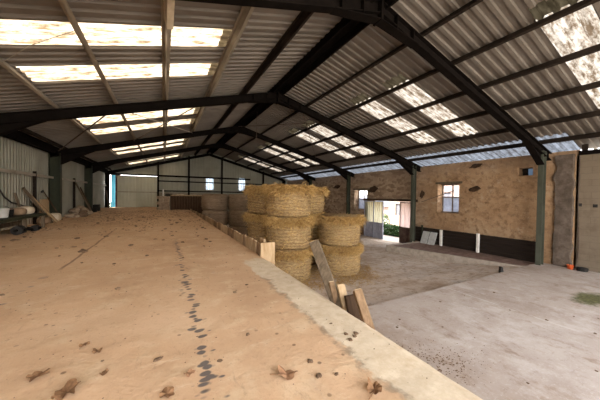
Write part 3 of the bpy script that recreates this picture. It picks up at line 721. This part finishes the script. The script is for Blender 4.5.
# ---------------------------------------------------------------- along the right wall
t = thing('wall_boarding', 'black-brown horizontal boards standing along the foot of the ochre wall', 'boarding', (XW-.1, 6.6, -1.16))
for k in range(5):
    bm = B(); z = -1.15 + k*.152; box(bm, XW-.14+.012*(k % 2), XW-.05, 4.02, 9.08, z, z+.146, .008); obj('board', bm, MT['dark_board'], t)
for y, lab in ((7.55, 'white post before the dark boards, beside the leaning grey panels'), (5.92, 'white post at the middle of the dark boards, nearer the camera')):
    bm = B(); box(bm, XW-.24, XW-.15, y-.05, y+.05, -1.165, -.34 if y < 7 else -.40, .008); solo('white_post', bm, MT['white'], lab, 'post', 'white posts before the dark boards')
for y, lab in ((8.32, 'leaning grey panel on the ledge, left of the pair'), (7.92, 'leaning grey panel on the ledge, right of the pair beside a white post')):
    bm = B(); d = Vector((.22, 0, .60))
    prism(bm, [(XW-.44, y-.18, -1.16), (XW-.44, y+.18, -1.16), (XW-.20, y+.18, -.58), (XW-.20, y-.18, -.58)], (.035, 0, .012)); solo('grey_panel', bm, MT['grey_panel'], lab, 'panel', 'grey panels leaning on the boards')
bm = B(); box(bm, XW-.2, XW-.14, 8.55, 8.63, -1.16, -.28, .008); solo('green_stake', bm, MT['green'], 'short dark green stake standing behind the leaning grey panels', 'stake')
t = thing('bucket', 'small orange bucket on the floor at the foot of the pilaster', 'bucket', (15.78, 3.10, ZS))
bm = B(); lathe(bm, [(.005, .0), (.065, .0), (.085, .13), (.092, .135), (.08, .13), (.055, .02), (.005, .02)], 20, (15.78, 3.10, ZS)); obj('body', bm, MT['orange'], t, True)
bm = B(); tube(bm, [(15.78+.085*math.cos(a), 3.10, ZS+.13+.07*math.sin(a)) for a in [math.pi*i/10 for i in range(11)]], .007, 6); obj('handle', bm, MT['dark'], t)
bm = B()
for k in range(3): tube(bm, [(15.8+.02*k+.10*math.cos(a), 2.84+.11*math.sin(a), ZS+.025+.03*k) for a in [2*math.pi*i/24 for i in range(25)]], .025, 6, False)
solo('hose_coil', bm, MT['dark'], 'coil of black hose on the floor right of the orange bucket', 'hose')
bm = B()
prism(bm, [(13.25, 3.95, -1.155), (13.42, 3.92, -1.155), (13.4, 3.95, -.99), (13.3, 3.96, -.98)], (.06, .08, 0)); solo('stone', bm, MT['dark'], 'dark stone lying on the end of the concrete ledge', 'stone')

# ---------------------------------------------------------------- straw bales
def bale_body(R, H, mat, seed, sag=.02, n=56, bulge=.018):
    bm = B(); prof = [(0, 0), (R*.55, 0), (R*.90, .0), (R*(.985-bulge), H*.04)]
    for i in range(1, 14):
        z = H*(.04 + .92*i/14); prof.append((R*(1 + bulge*math.sin(math.pi*i/14*1.0) + .008*math.sin(i*2.1+seed)), z))
    prof += [(R*(.985-bulge), H*.965), (R*.9, H), (R*.5, H*1.012), (0, H*1.015)]
    prof = prof[1:-1]
    def f(q):
        k = 1 + sag*mnoise.noise(Vector((q.x*2.2+seed, q.y*2.2, q.z*3))) + .012*mnoise.noise(Vector((q.x*9+seed, q.y*9, q.z*14)))
        return Vector((q.x*k, q.y*k, q.z))
    lathe(bm, prof, n, (0, 0, 0), f); return bm
def fringe(R, z, n, seed, droop, out, spread):
    """loose straws bursting out round a rim"""
    rn = random.Random(seed); bm = B()
    for _ in range(n):
        a = rn.uniform(0, 2*math.pi); lump = .55 + 1.1*abs(mnoise.noise(Vector((math.cos(a)*3.3+seed, math.sin(a)*3.3, 1))))
        r = R*rn.uniform(.86, 1.0); zz = z + rn.uniform(-spread, spread*.35)
        rad = Vector((math.cos(a), math.sin(a), 0)); tan = Vector((-math.sin(a), math.cos(a), 0))
        d = (rad*rn.uniform(.15, 1)*out + tan*rn.uniform(-1.3, 1.3) + Vector((0, 0, rn.uniform(-droop, .45)))).normalized()
        L = rn.uniform(.12, .33)*lump
        p0 = rad*r + Vector((0, 0, zz)); p1 = p0 + d*L*.55; p2 = p1 + (d + Vector((0, 0, -.55*droop))).normalized()*L*.45
        w = d.cross(Vector((rn.gauss(0, 1), rn.gauss(0, 1), rn.gauss(0, 1)))).normalized()*rn.uniform(.004, .009)
        q = [bm.verts.new(v) for v in (p0-w, p0+w, p1+w, p1-w, p2)]
        bm.faces.new(q[:4]); bm.faces.new((q[3], q[2], q[4]))
    for _ in range(260):      # wisps lying on the netted side
        a = rn.uniform(0, 2*math.pi); zz = rn.uniform(.05, .9)
        rad = Vector((math.cos(a), math.sin(a), 0)); tan = Vector((-math.sin(a), math.cos(a), 0))
        p0 = rad*R*1.0 + Vector((0, 0, zz)); d = (tan*rn.uniform(-1, 1) + Vector((0, 0, rn.uniform(-.6, .3))) + rad*rn.uniform(0, .35)).normalized()
        w = d.cross(rad).normalized()*rn.uniform(.004, .009); p1 = p0 + d*rn.uniform(.06, .16)
        bm.faces.new([bm.verts.new(v) for v in (p0-w, p0+w, p1+w, p1-w)])
    return bm
def make_bale(seed, lab, loc, grp):
    t = thing('straw_bale', lab, 'straw bale', loc, 0, grp)
    obj('body', bale_body(.715, .985, MT['straw'], seed), MT['straw'], t, True, True)
    o = obj('loose_straw', fringe(.735, .90, 4600, seed, .75, 1.15, .15), MT['loose'], t, False, True); o['kind'] = 'stuff'
    return t
protos = []
S1, S2, S3, S4 = (7.65, 7.42), (7.50, 8.90), (9.12, 8.90), (9.52, 7.23)
grp = 'golden straw bales stacked on end'
stk = [(S1, 3, 'front left stack'), (S2, 3, 'stack behind the front left one'), (S3, 3, 'back right stack'), (S4, 2, 'front right stack')]
pos = {3: ['bottom', 'middle', 'top'], 2: ['bottom', 'top']}
q = 0
for (c, n, nm) in stk:
    for k in range(n):
        lab = f'golden straw bale standing on end, {pos[n][k]} of the {nm}'
        loc = (c[0]+random.uniform(-.02, .02), c[1]+random.uniform(-.02, .02), ZD-.02 + k*.99); rz = random.uniform(0, 6.28)
        if q < 3: protos.append(make_bale(q*11+1, lab, loc, grp))
        else:
            s = protos[q % 3]; r = s.copy(); COL.objects.link(r); r.location = loc; r['label'] = lab
            for ch in s.children:
                d = ch.copy(); COL.objects.link(d); d.parent = r
            r.rotation_euler = (0, 0, rz)
        q += 1
hp = []
for c, nm in (((6.62, 14.7), 'left stack of the pair behind the plank kerb'), ((7.98, 14.45), 'right stack of the pair behind the plank kerb')):
    for k in range(3):
        lab = f'brown wrapped hay bale, {pos[3][k]} of the {nm}'
        loc = (c[0]+.02*k*(-1), c[1]+random.uniform(-.03, .03), ZD-.02 + k*.885)
        if not hp:
            t = thing('hay_bale', lab, 'hay bale', loc, 0, 'brown wrapped hay bales')
            obj('body', bale_body(.685, .88, MT['hay'], 77, .015, 56, .03), MT['hay'], t, True, True)
            bm = B()
            for z in (.2, .44, .68): tube(bm, [(.728*math.cos(a), .728*math.sin(a), z+.01*math.sin(5*a)) for a in [2*math.pi*i/40 for i in range(41)]], .008, 5, False)
            obj('twine', bm, MT['stake'], t, False, True); hp.append(t)
        else:
            r = hp[0].copy(); COL.objects.link(r); r.location = loc; r.rotation_euler = (0, 0, random.uniform(0, 6)); r['label'] = lab
            for ch in hp[0].children:
                d = ch.copy(); COL.objects.link(d); d.parent = r
# loose straw on the earth floor around the stacks
rn = random.Random(5); bm = B()
for _ in range(2600):
    c = rn.choice((S1, S4, S4, (8.6, 6.9))); a = rn.uniform(0, 6.28); r = .72 + abs(rn.gauss(0, .42))
    x, y = c[0]+r*math.cos(a), c[1]+r*math.sin(a)
    if x < XE+.1: continue
    z = zdirt(x, y)+.012; d = Vector((rn.gauss(0, 1), rn.gauss(0, 1), rn.gauss(0, .12))).normalized()*rn.uniform(.05, .14); w = Vector((-d.y, d.x, 0)).normalized()*.006
    p = Vector((x, y, z)); bm.faces.new([bm.verts.new(v) for v in (p-d-w, p-d+w, p+d+w, p+d-w)])
solo('loose_straw', bm, MT['loose'], 'loose straw scattered on the earth floor round the bales', 'straw', None, 'stuff')

# ---------------------------------------------------------------- plank kerb and stakes along the platform edge
t = thing('plank_kerb', 'row of short upright bleached planks along the platform edge before the bales', 'kerb', (XE+.08, 9, -.3))
rn = random.Random(12); y = 4.62; k = 0
while y < 20.2 and k < 70:
    w = rn.uniform(.20, .34); bm = B(); h = .30 if k == 0 else .19 - max(0, y-7)*.009 + rn.uniform(-.025, .025)
    x = XE+.045+rn.uniform(0, .015); lean = rn.uniform(-.01, .02)
    box(bm, x, x+.045, y+.02, y+w-.02, -.4, h, .008)
    for v in bm.verts: v.co.x += lean*(v.co.z+.4)
    obj('plank', bm, MT['board' if rn.random() < .6 else 'stake_w'], t); y += w; k += 1
bm = B(); box(bm, XE-.03, XE+.26, 4.54, 4.59, -.42, .25, .008); obj('end_board', bm, MT['board'], t)
def stake(lab, base, tip, w, d, mat, rot=0, cut=True):
    t = thing('timber_stake', lab, 'stake', base, group='timber stakes at the platform edge')
    b, p = Vector(base), Vector(tip); ax = (p-b).normalized()
    up = Vector((math.cos(rot), math.sin(rot), 0)); bm = B(); beam(bm, b, p, w, d, up)
    bmesh.ops.bevel(bm, geom=list(bm.edges), offset=.006, segments=1, affect='EDGES'); obj('shaft', bm, mat, t)
    if cut: bm = B(); beam(bm, p-ax*.004, p+ax*.004, w-.012, d-.012, up); obj('cut_end', bm, MT['cut'], t)['label'] = 'pale sawn end'
stake('tall grey squared timber leaning away over the platform edge', (5.88, 2.16, -.40), (5.88, 2.93, .52), .13, .12, MT['stake'], 1.0)
stake('thin short brown stake beside the tall leaning timber', (5.86, 2.26, -.35), (5.86, 2.50, .12), .065, .06, MT['stake_w'], 1.2)
stake('short pale brown board between two stakes', (5.90, 2.14, -.35), (5.90, 2.37, .12), .09, .04, MT['board'], 1.3)
stake('dark squat board between the short board and the leaning end stake', (5.92, 2.05, -.40), (5.92, 2.22, .05), .13, .06, MT['bin'], 1.3, False)
stake('round brown stake with pale sawn end, nearest the camera', (5.86, 1.72, -.35), (5.88, 2.06, .165), .085, .085, MT['stake_w'], 1.2)

# ---------------------------------------------------------------- far end of the platform
t = thing('plank_bin', 'dark brown planked bin at the far end beside the hay bales', 'bin', (5.6, 21.0, ZD))
bm = B(); k = 0; x = 4.52
while x < 6.75: box(bm, x, x+.17, 20.5, 20.545, ZD, 1.02, .005); x += .18
obj('front', bm, MT['bin'], t)
for x in (4.52, 6.68): bm = B(); box(bm, x, x+.05, 20.55, 22.0, ZD, 1.02); obj('side', bm, MT['bin'], t)
bm = B(); box(bm, 4.52, 6.73, 21.98, 22.03, ZD, 1.02); obj('back', bm, MT['bin'], t)
bm = B(); box(bm, 4.48, 6.8, 20.46, 20.58, 1.02, 1.10, .01); obj('top_rail', bm, MT['board'], t)
rn = random.Random(21); bm = B()
for r in range(5):
    x = 3.62 + (.12 if r % 2 else 0)
    while x < 4.36:
        w = rn.uniform(.16, .30); box(bm, x, min(x+w, 4.46), 20.6+rn.uniform(-.03, .03), 21.2, .0 + r*.2, .195 + r*.2, .02); x += w+.012
solo('stone_stack', bm, MT['rubble_p'], 'low stack of pale brown stones left of the planked bin', 'stones')
bm = B(); box(bm, 4.15, 4.62, 21.0, 21.4, 1.0, 1.16, .02); solo('toolbox', bm, MT['dark'], 'small dark box lying on top of the stone stack', 'box')
bm = B(); box(bm, 3.98, 4.06, 22.4, 22.48, 0, 1.5, .006); solo('white_post', bm, MT['white'], 'thin white post behind the stone stack near the gable', 'post')
for x, y, w, h, lab, m in ((5.2, 21.6, .5, .16, 'pale sack lying at the left on the planked bin', 'sack'), (6.1, 21.5, .45, .14, 'pale sack lying at the right on the planked bin', 'sack')):
    bm = B(); box(bm, x-w/2, x+w/2, y-.25, y+.48, .98, .98+h, .05); solo('sack', bm, MT[m], lab, 'sack')
bm = B(); box(bm, 4.57, 6.68, 20.55, 21.98, ZD, .985); solo('grain_fill', bm, MT['clod'], 'dark fill heaped inside the planked bin', 'fill', None, 'stuff')

# ---------------------------------------------------------------- clutter along the left wall
t = thing('workbench', 'low dark bench with clutter on it against the left cladding', 'bench', (.35, 9.9, 0))
bm = B(); box(bm, .0, .66, 8.3, 11.35, .40, .47, .008); obj('top', bm, MT['green'], t)
for y in (8.45, 10.0, 11.25):
    for x in (.06, .60): bm = B(); box(bm, x-.035, x+.035, y-.035, y+.035, 0, .40); obj('leg', bm, MT['stake'], t)
bm = B(); box(bm, .03, .06, 8.4, 11.3, .12, .24); obj('back_rail', bm, MT['stake'], t)
def bucket(c, r, h, mat, lab, name='bucket'):
    t = thing(name, lab, 'bucket', c)
    bm = B(); lathe(bm, [(r*.05, 0), (r*.8, 0), (r, h), (r*1.05, h), (r*.92, h-.01), (r*.75, .02), (r*.05, .02)], 20, c); obj('body', bm, mat, t, True)
    bm = B(); tube(bm, [(c[0]+r*math.cos(a), c[1], c[2]+h+r*.5*math.sin(a)) for a in [math.pi*i/8 for i in range(9)]], .006, 5); obj('handle', bm, MT['dark'], t)
bucket((.34, 9.55, .47), .13, .24, MT['white'], 'white bucket on the low bench at the left picture edge')
bucket((.30, 9.98, .47), .10, .18, MT['dark'], 'small dark bucket on the low bench beside the white one')
def sack(c, s, lab, mat, rz=0):
    bm = B(); n = 14
    for j in range(1): pass
    rings = []
    for i in range(9):
        ph = math.pi*(i+.5)/9 - math.pi/2; ring = []
        for k in range(n):
            th = 2*math.pi*k/n; sg = lambda v: math.copysign(abs(v)**.55, v)
            q = Vector((s[0]*sg(math.cos(ph))*sg(math.cos(th)), s[1]*sg(math.cos(ph))*sg(math.sin(th)), s[2]*(sg(math.sin(ph))+1)/1))
            q *= 1 + .10*mnoise.noise(q*6+Vector(c)); q.z = max(0, q.z)
            q.rotate(Matrix.Rotation(rz, 3, 'Z')); ring.append(bm.verts.new(q+Vector(c)))
        rings.append(ring)
    for a, b in zip(rings, rings[1:]):
        for k in range(n): bm.faces.new((a[k], a[(k+1)%n], b[(k+1)%n], b[k]))
    bm.faces.new(rings[0][::-1]); bm.faces.new(rings[-1])
    return solo('sack', bm, mat, lab, 'sack', None, None, True)
sack((.32, 10.42, .47), (.16, .22, .11), 'brown sack in the middle of the low bench', MT['brown_box'])
sack((.32, 10.86, .47), (.18, .22, .12), 'cream paper sack at the right end of the low bench', MT['sack'])
sack((.22, 13.55, 0), (.20, .40, .16), 'cream sack slumped on the floor behind the leaning boards', MT['sack'], .1)
sack((.20, 12.65, 0), (.18, .3, .12), 'brown sack lying at the foot of the left cladding', MT['brown_box'], .1)
def lean(lab, b, p, w, d, mat, name='leaning_board', cat='board'):
    bm = B(); beam(bm, b, p, w, d, (1, 0, .2)); return solo(name, bm, mat, lab, cat)
lean('long light brown board leaning on the left cladding, front one', (.48, 12.95, 0), (.0, 11.85, 1.16), .10, .03, MT['board'])
lean('long pale brown board leaning just behind the front one', (.42, 13.15, 0), (.0, 12.15, 1.02), .14, .03, MT['stake_w'])
lean('dark grey timber leaning on the left cladding beside the light boards', (.38, 12.78, 0), (-.02, 11.7, 1.28), .08, .06, MT['stake'])
bm = B(); box(bm, -.04, .01, 13.0, 13.75, .15, .88); o = solo('board', bm, MT['board'], 'wide tan board standing behind the leaning boards', 'board')
t = thing('shovel', 'old tool with dark handle leaning before the third left column', 'tool', (.3, 14.0, 0))
bm = B(); tube(bm, [(.34, 13.98, .02), (.0, 13.22, 1.2)], .02, 8); obj('handle', bm, MT['bin'], t)
bm = B(); beam(bm, (.0, 13.2, 1.2), (.02, 13.02, 1.16), .05, .06); obj('head', bm, MT['dark'], t)
lean('thin post leaning on the left cladding above the bench end', (.10, 11.55, 0), (-.05, 11.25, 1.12), .05, .05, MT['stake'], 'leaning_post', 'post')
rod('hose', [(-.07, 9.75, 1.75), (-.03, 10.2, 1.35), (-.03, 10.6, 1.0), (-.03, 11.0, .82), (-.03, 11.5, .74), (-.03, 11.9, .66)], .022, MT['dark'], 'black hose sagging down the left cladding', None)
t = thing('engine_part', 'black machine part on the floor before the low bench', 'machine part', (.62, 9.65, 0))
bm = B(); tube(bm, [(.62, 9.5, .12), (.62, 9.72, .12)], .12, 18); obj('wheel', bm, MT['dark'], t)
bm = B(); tube(bm, [(.62, 9.42, .12), (.62, 9.8, .12)], .035, 10); box(bm, .5, .9, 9.55, 9.65, .10, .16, .01); obj('axle', bm, MT['steel'], t)
t = thing('engine_part', 'smaller black machine part right of the other one on the floor', 'machine part', (.8, 10.25, 0))
bm = B(); tube(bm, [(.72, 10.2, .09), (.72, 10.38, .09)], .09, 16); obj('wheel', bm, MT['dark'], t)
bm = B(); box(bm, .55, .85, 10.22, 10.34, .06, .13, .01); obj('arm', bm, MT['steel'], t)
# beyond the third column
rn = random.Random(9)
for i in range(26):
    y = rn.uniform(15.0, 18.3); x = rn.uniform(.05, .75 - (y-15)*.05); r = rn.uniform(.09, .19)
    bm = B(); bmesh.ops.create_icosphere(bm, subdivisions=2, radius=r)
    sx = (rn.uniform(.8, 1.3), rn.uniform(.8, 1.3), rn.uniform(.6, 1))
    for v in bm.verts: v.co *= 1 + .35*mnoise.noise(v.co*6 + Vector((i, 0, 0))); v.co = Vector((v.co.x*sx[0]+x, v.co.y*sx[1]+y, v.co.z*sx[2]+r*.55+max(0, .28-x*.4)*(i % 2)))
    solo('rubble_stone', bm, (MT['rubble_p'], MT['rubble_p'], MT['clod'])[i % 3], 'rough brown stone in the rubble heap against the cladding beyond the third column', 'stone', 'stones of the rubble heap by the left cladding')
lean('grey plank leaning steeply on the cladding by the fourth left column', (.42, 18.6, 0), (-.02, 17.4, 1.65), .14, .04, MT['stake'])
lean('thin brown plank leaning on the cladding by the fourth left column', (.35, 19.1, 0), (-.02, 18.2, 1.45), .09, .04, MT['bin'])
bucket((.45, 18.95, 0), .15, .26, MT['dark'], 'dark bucket on the floor before the fourth left column')
bm = B(); box(bm, .15, .45, 20.1, 20.6, 0, .42, .02); solo('crate', bm, MT['dark'], 'dark crate on the floor just beyond the fourth left column', 'crate')
lean('dark post leaning at the left edge of the gable door', (.30, 24.3, 0), (.02, 25.0, 1.35), .12, .08, MT['bin'], 'leaning_post', 'post')

# ---------------------------------------------------------------- leaves and clods on the platform
def leaf_mesh(seed, size, stem):
    rn = random.Random(seed); bm = B(); n = 40; c = bm.verts.new((0, 0, size*.10)); ring = []
    for k in range(n):
        a = 2*math.pi*k/n; lob = abs(math.cos(2.5*a)); r = size*(.74 + .26*lob**.8)*(1+.25*mnoise.noise(Vector((math.cos(a)*2, math.sin(a)*2, seed*1.7))))
        z = size*(.34 + .75*mnoise.noise(Vector((math.cos(a)*1.4, math.sin(a)*1.4, seed*2.3+5))) + .10*math.cos(5*a))
        ring.append(bm.verts.new((r*math.cos(a), r*math.sin(a)*.85, max(.002, z))))
    mid = [bm.verts.new((v.co.x*.5, v.co.y*.5, v.co.z*.55+size*.06)) for v in ring]
    for k in range(n):
        j = (k+1) % n; bm.faces.new((c, mid[k], mid[j])); bm.faces.new((mid[k], ring[k], ring[j], mid[j]))
    sb = B() if stem else None
    if stem: tube(sb, [(-.05*size, 0, size*.12), (-size*.8, -.05*size, .012), (-size*1.7, .08*size, .006)], [.004, .003, .0035], 5)
    return bm, sb
def leaf(seed, x, y, size, rz, lab, mat, grp='dead leaves on the platform', stem=True):
    t = thing('dead_leaf', lab, 'leaf', (x, y, zplat(x, y)+.001), rz, grp)
    a, b = leaf_mesh(seed, size, stem); obj('blade', a, mat, t, False, True)
    if b: obj('stem', b, MT['leaf'], t, False, True)
LV = [(4.78, 1.44, .068, -.49, 'tan lobed dead leaf with a long stem, in the middle of the foreground', 'leaf_l'),
      (3.40, 2.12, .060, .8, 'crumpled brown leaf by the lower left, nearer the left picture edge', 'leaf'),
      (3.60, 1.87, .075, 1.4, 'large crumpled brown leaf at the bottom picture edge on the left', 'leaf'),
      (4.23, 1.74, .035, .3, 'small curled tan leaf at the end of the dark drip marks', 'leaf_l'),
      (4.10, 1.62, .045, 1.9, 'curled brown leaf at the bottom picture edge below the drip marks', 'leaf'),
      (5.19, 1.10, .055, .5, 'dark crumpled leaf on the rough seam of the pale strip at the bottom', 'leaf'),
      (3.56, 2.42, .035, .9, 'folded brown leaf left of the brown stain, first of two', 'leaf'),
      (3.66, 2.28, .035, 2.2, 'folded brown leaf left of the brown stain, second of two', 'leaf'),
      (3.75, 1.98, .030, 4.2, 'small dark leaf between the left foreground leaves and the drip marks', 'leaf')]
for i, (x, y, s, rz, lab, m) in enumerate(LV): leaf(i+1, x, y, s, rz, lab, MT[m], stem=(i == 0 or i == 5))
rn = random.Random(44)
def clod(i, x, y, r, lab, grp, zf=zplat, mat='clod', name='clod', cat='clod'):
    bm = B(); bmesh.ops.create_icosphere(bm, subdivisions=2, radius=r); s = (rn.uniform(.9, 1.6), rn.uniform(.8, 1.2), rn.uniform(.35, .6)); M3 = Matrix.Rotation(rn.uniform(0, 6.3), 3, 'Z')
    for v in bm.verts:
        v.co *= 1 + .6*mnoise.noise(v.co/r*1.6 + Vector((i*3.1, 0, 0))); q = M3 @ Vector((v.co.x*s[0], v.co.y*s[1], v.co.z*s[2])); v.co = q + Vector((x, y, zf(x, y)+r*s[2]*.6))
    return solo(name, bm, MT[mat], lab, cat, grp)
for i in range(58):
    y = 1.3 + 12*rn.random()**1.3; x = rn.uniform(1.2, 5.2) if y > 3 else rn.uniform(3.3, 5.5)
    clod(i, x, y, rn.uniform(.008, .020)*(1 + y*.07), 'small dark clod of dirt lying on the sandy platform', 'clods of dirt on the platform')
for i in range(60):
    y = rn.uniform(6, 15); x = rn.uniform(.8, 5.5)
    clod(i+200, x, y, rn.uniform(.02, .055), 'small dark clod of dirt lying on the sandy platform', 'clods of dirt on the platform')
for i in range(24):
    x, y = rn.uniform(6.6, 11.5), rn.uniform(1.0, 3.4)
    clod(i+80, x, y, rn.uniform(.010, .022), 'small dark clod of dirt lying on the lower concrete slab', 'clods of dirt on the lower slab', lambda a, b: ZS+.008*nz(a, b, 1.2, 2))
for i, (x, y) in enumerate(((5.42, 1.66), (5.46, 1.60), (5.40, 1.58), (5.50, 1.63))):
    clod(i+120, x, y, .018, 'small round dark dropping in the cluster on the pale edge strip', 'droppings on the pale strip', name='dropping', cat='dropping')
# uncountable litter: chips, leaf crumbs and dung towards the far end
rn = random.Random(71); bm = B()
def chip(bm, x, y, z, r):
    a0 = rn.uniform(0, 6.3); n = 5; h = r*rn.uniform(.3, .8)
    ring = [bm.verts.new((x+r*rn.uniform(.6, 1.2)*math.cos(a0+6.283*k/n), y+r*rn.uniform(.6, 1.2)*math.sin(a0+6.283*k/n), z)) for k in range(n)]; c = bm.verts.new((x+r*.2, y, z+h))
    for k in range(n): bm.faces.new((ring[k], ring[(k+1)%n], c))
for _ in range(3600):
    y = 8.5 + 11.5*rn.random()**.7; x = rn.uniform(.15, 5.6)
    if nz(x, y, .8, 5) < rn.uniform(-.5, .35) - (y-15)*.06: continue
    chip(bm, x, y, zplat(x, y)-.003, rn.uniform(.012, .055))
solo('litter', bm, MT['litter'], 'brown litter of dung and straw crumbs strewn over the far part of the platform', 'litter', None, 'stuff')
bm = B()
for _ in range(1500):
    y = 1 + 11*rn.random()**1.2; x = rn.uniform(.6, 5.65)
    chip(bm, x, y, zplat(x, y)-.002, rn.uniform(.003, .009)*(1+y*.1))
solo('grit', bm, MT['clod'], 'fine dark grit scattered over the near part of the platform', 'grit', None, 'stuff')
bm = B()
for _ in range(700):
    x = 5.9 + abs(rn.gauss(0, .9)); y = rn.uniform(.4, 3.6)
    chip(bm, x, y, ZS-.002, rn.uniform(.005, .013))
for _ in range(420):
    x, y = rn.gauss(7.6, .35), rn.gauss(2.15, .22); chip(bm, x, y, ZS-.002, rn.uniform(.006, .018))
solo('leaf_litter', bm, MT['clod'], 'leaf crumbs lying on the lower slab near the platform foot', 'litter', None, 'stuff')
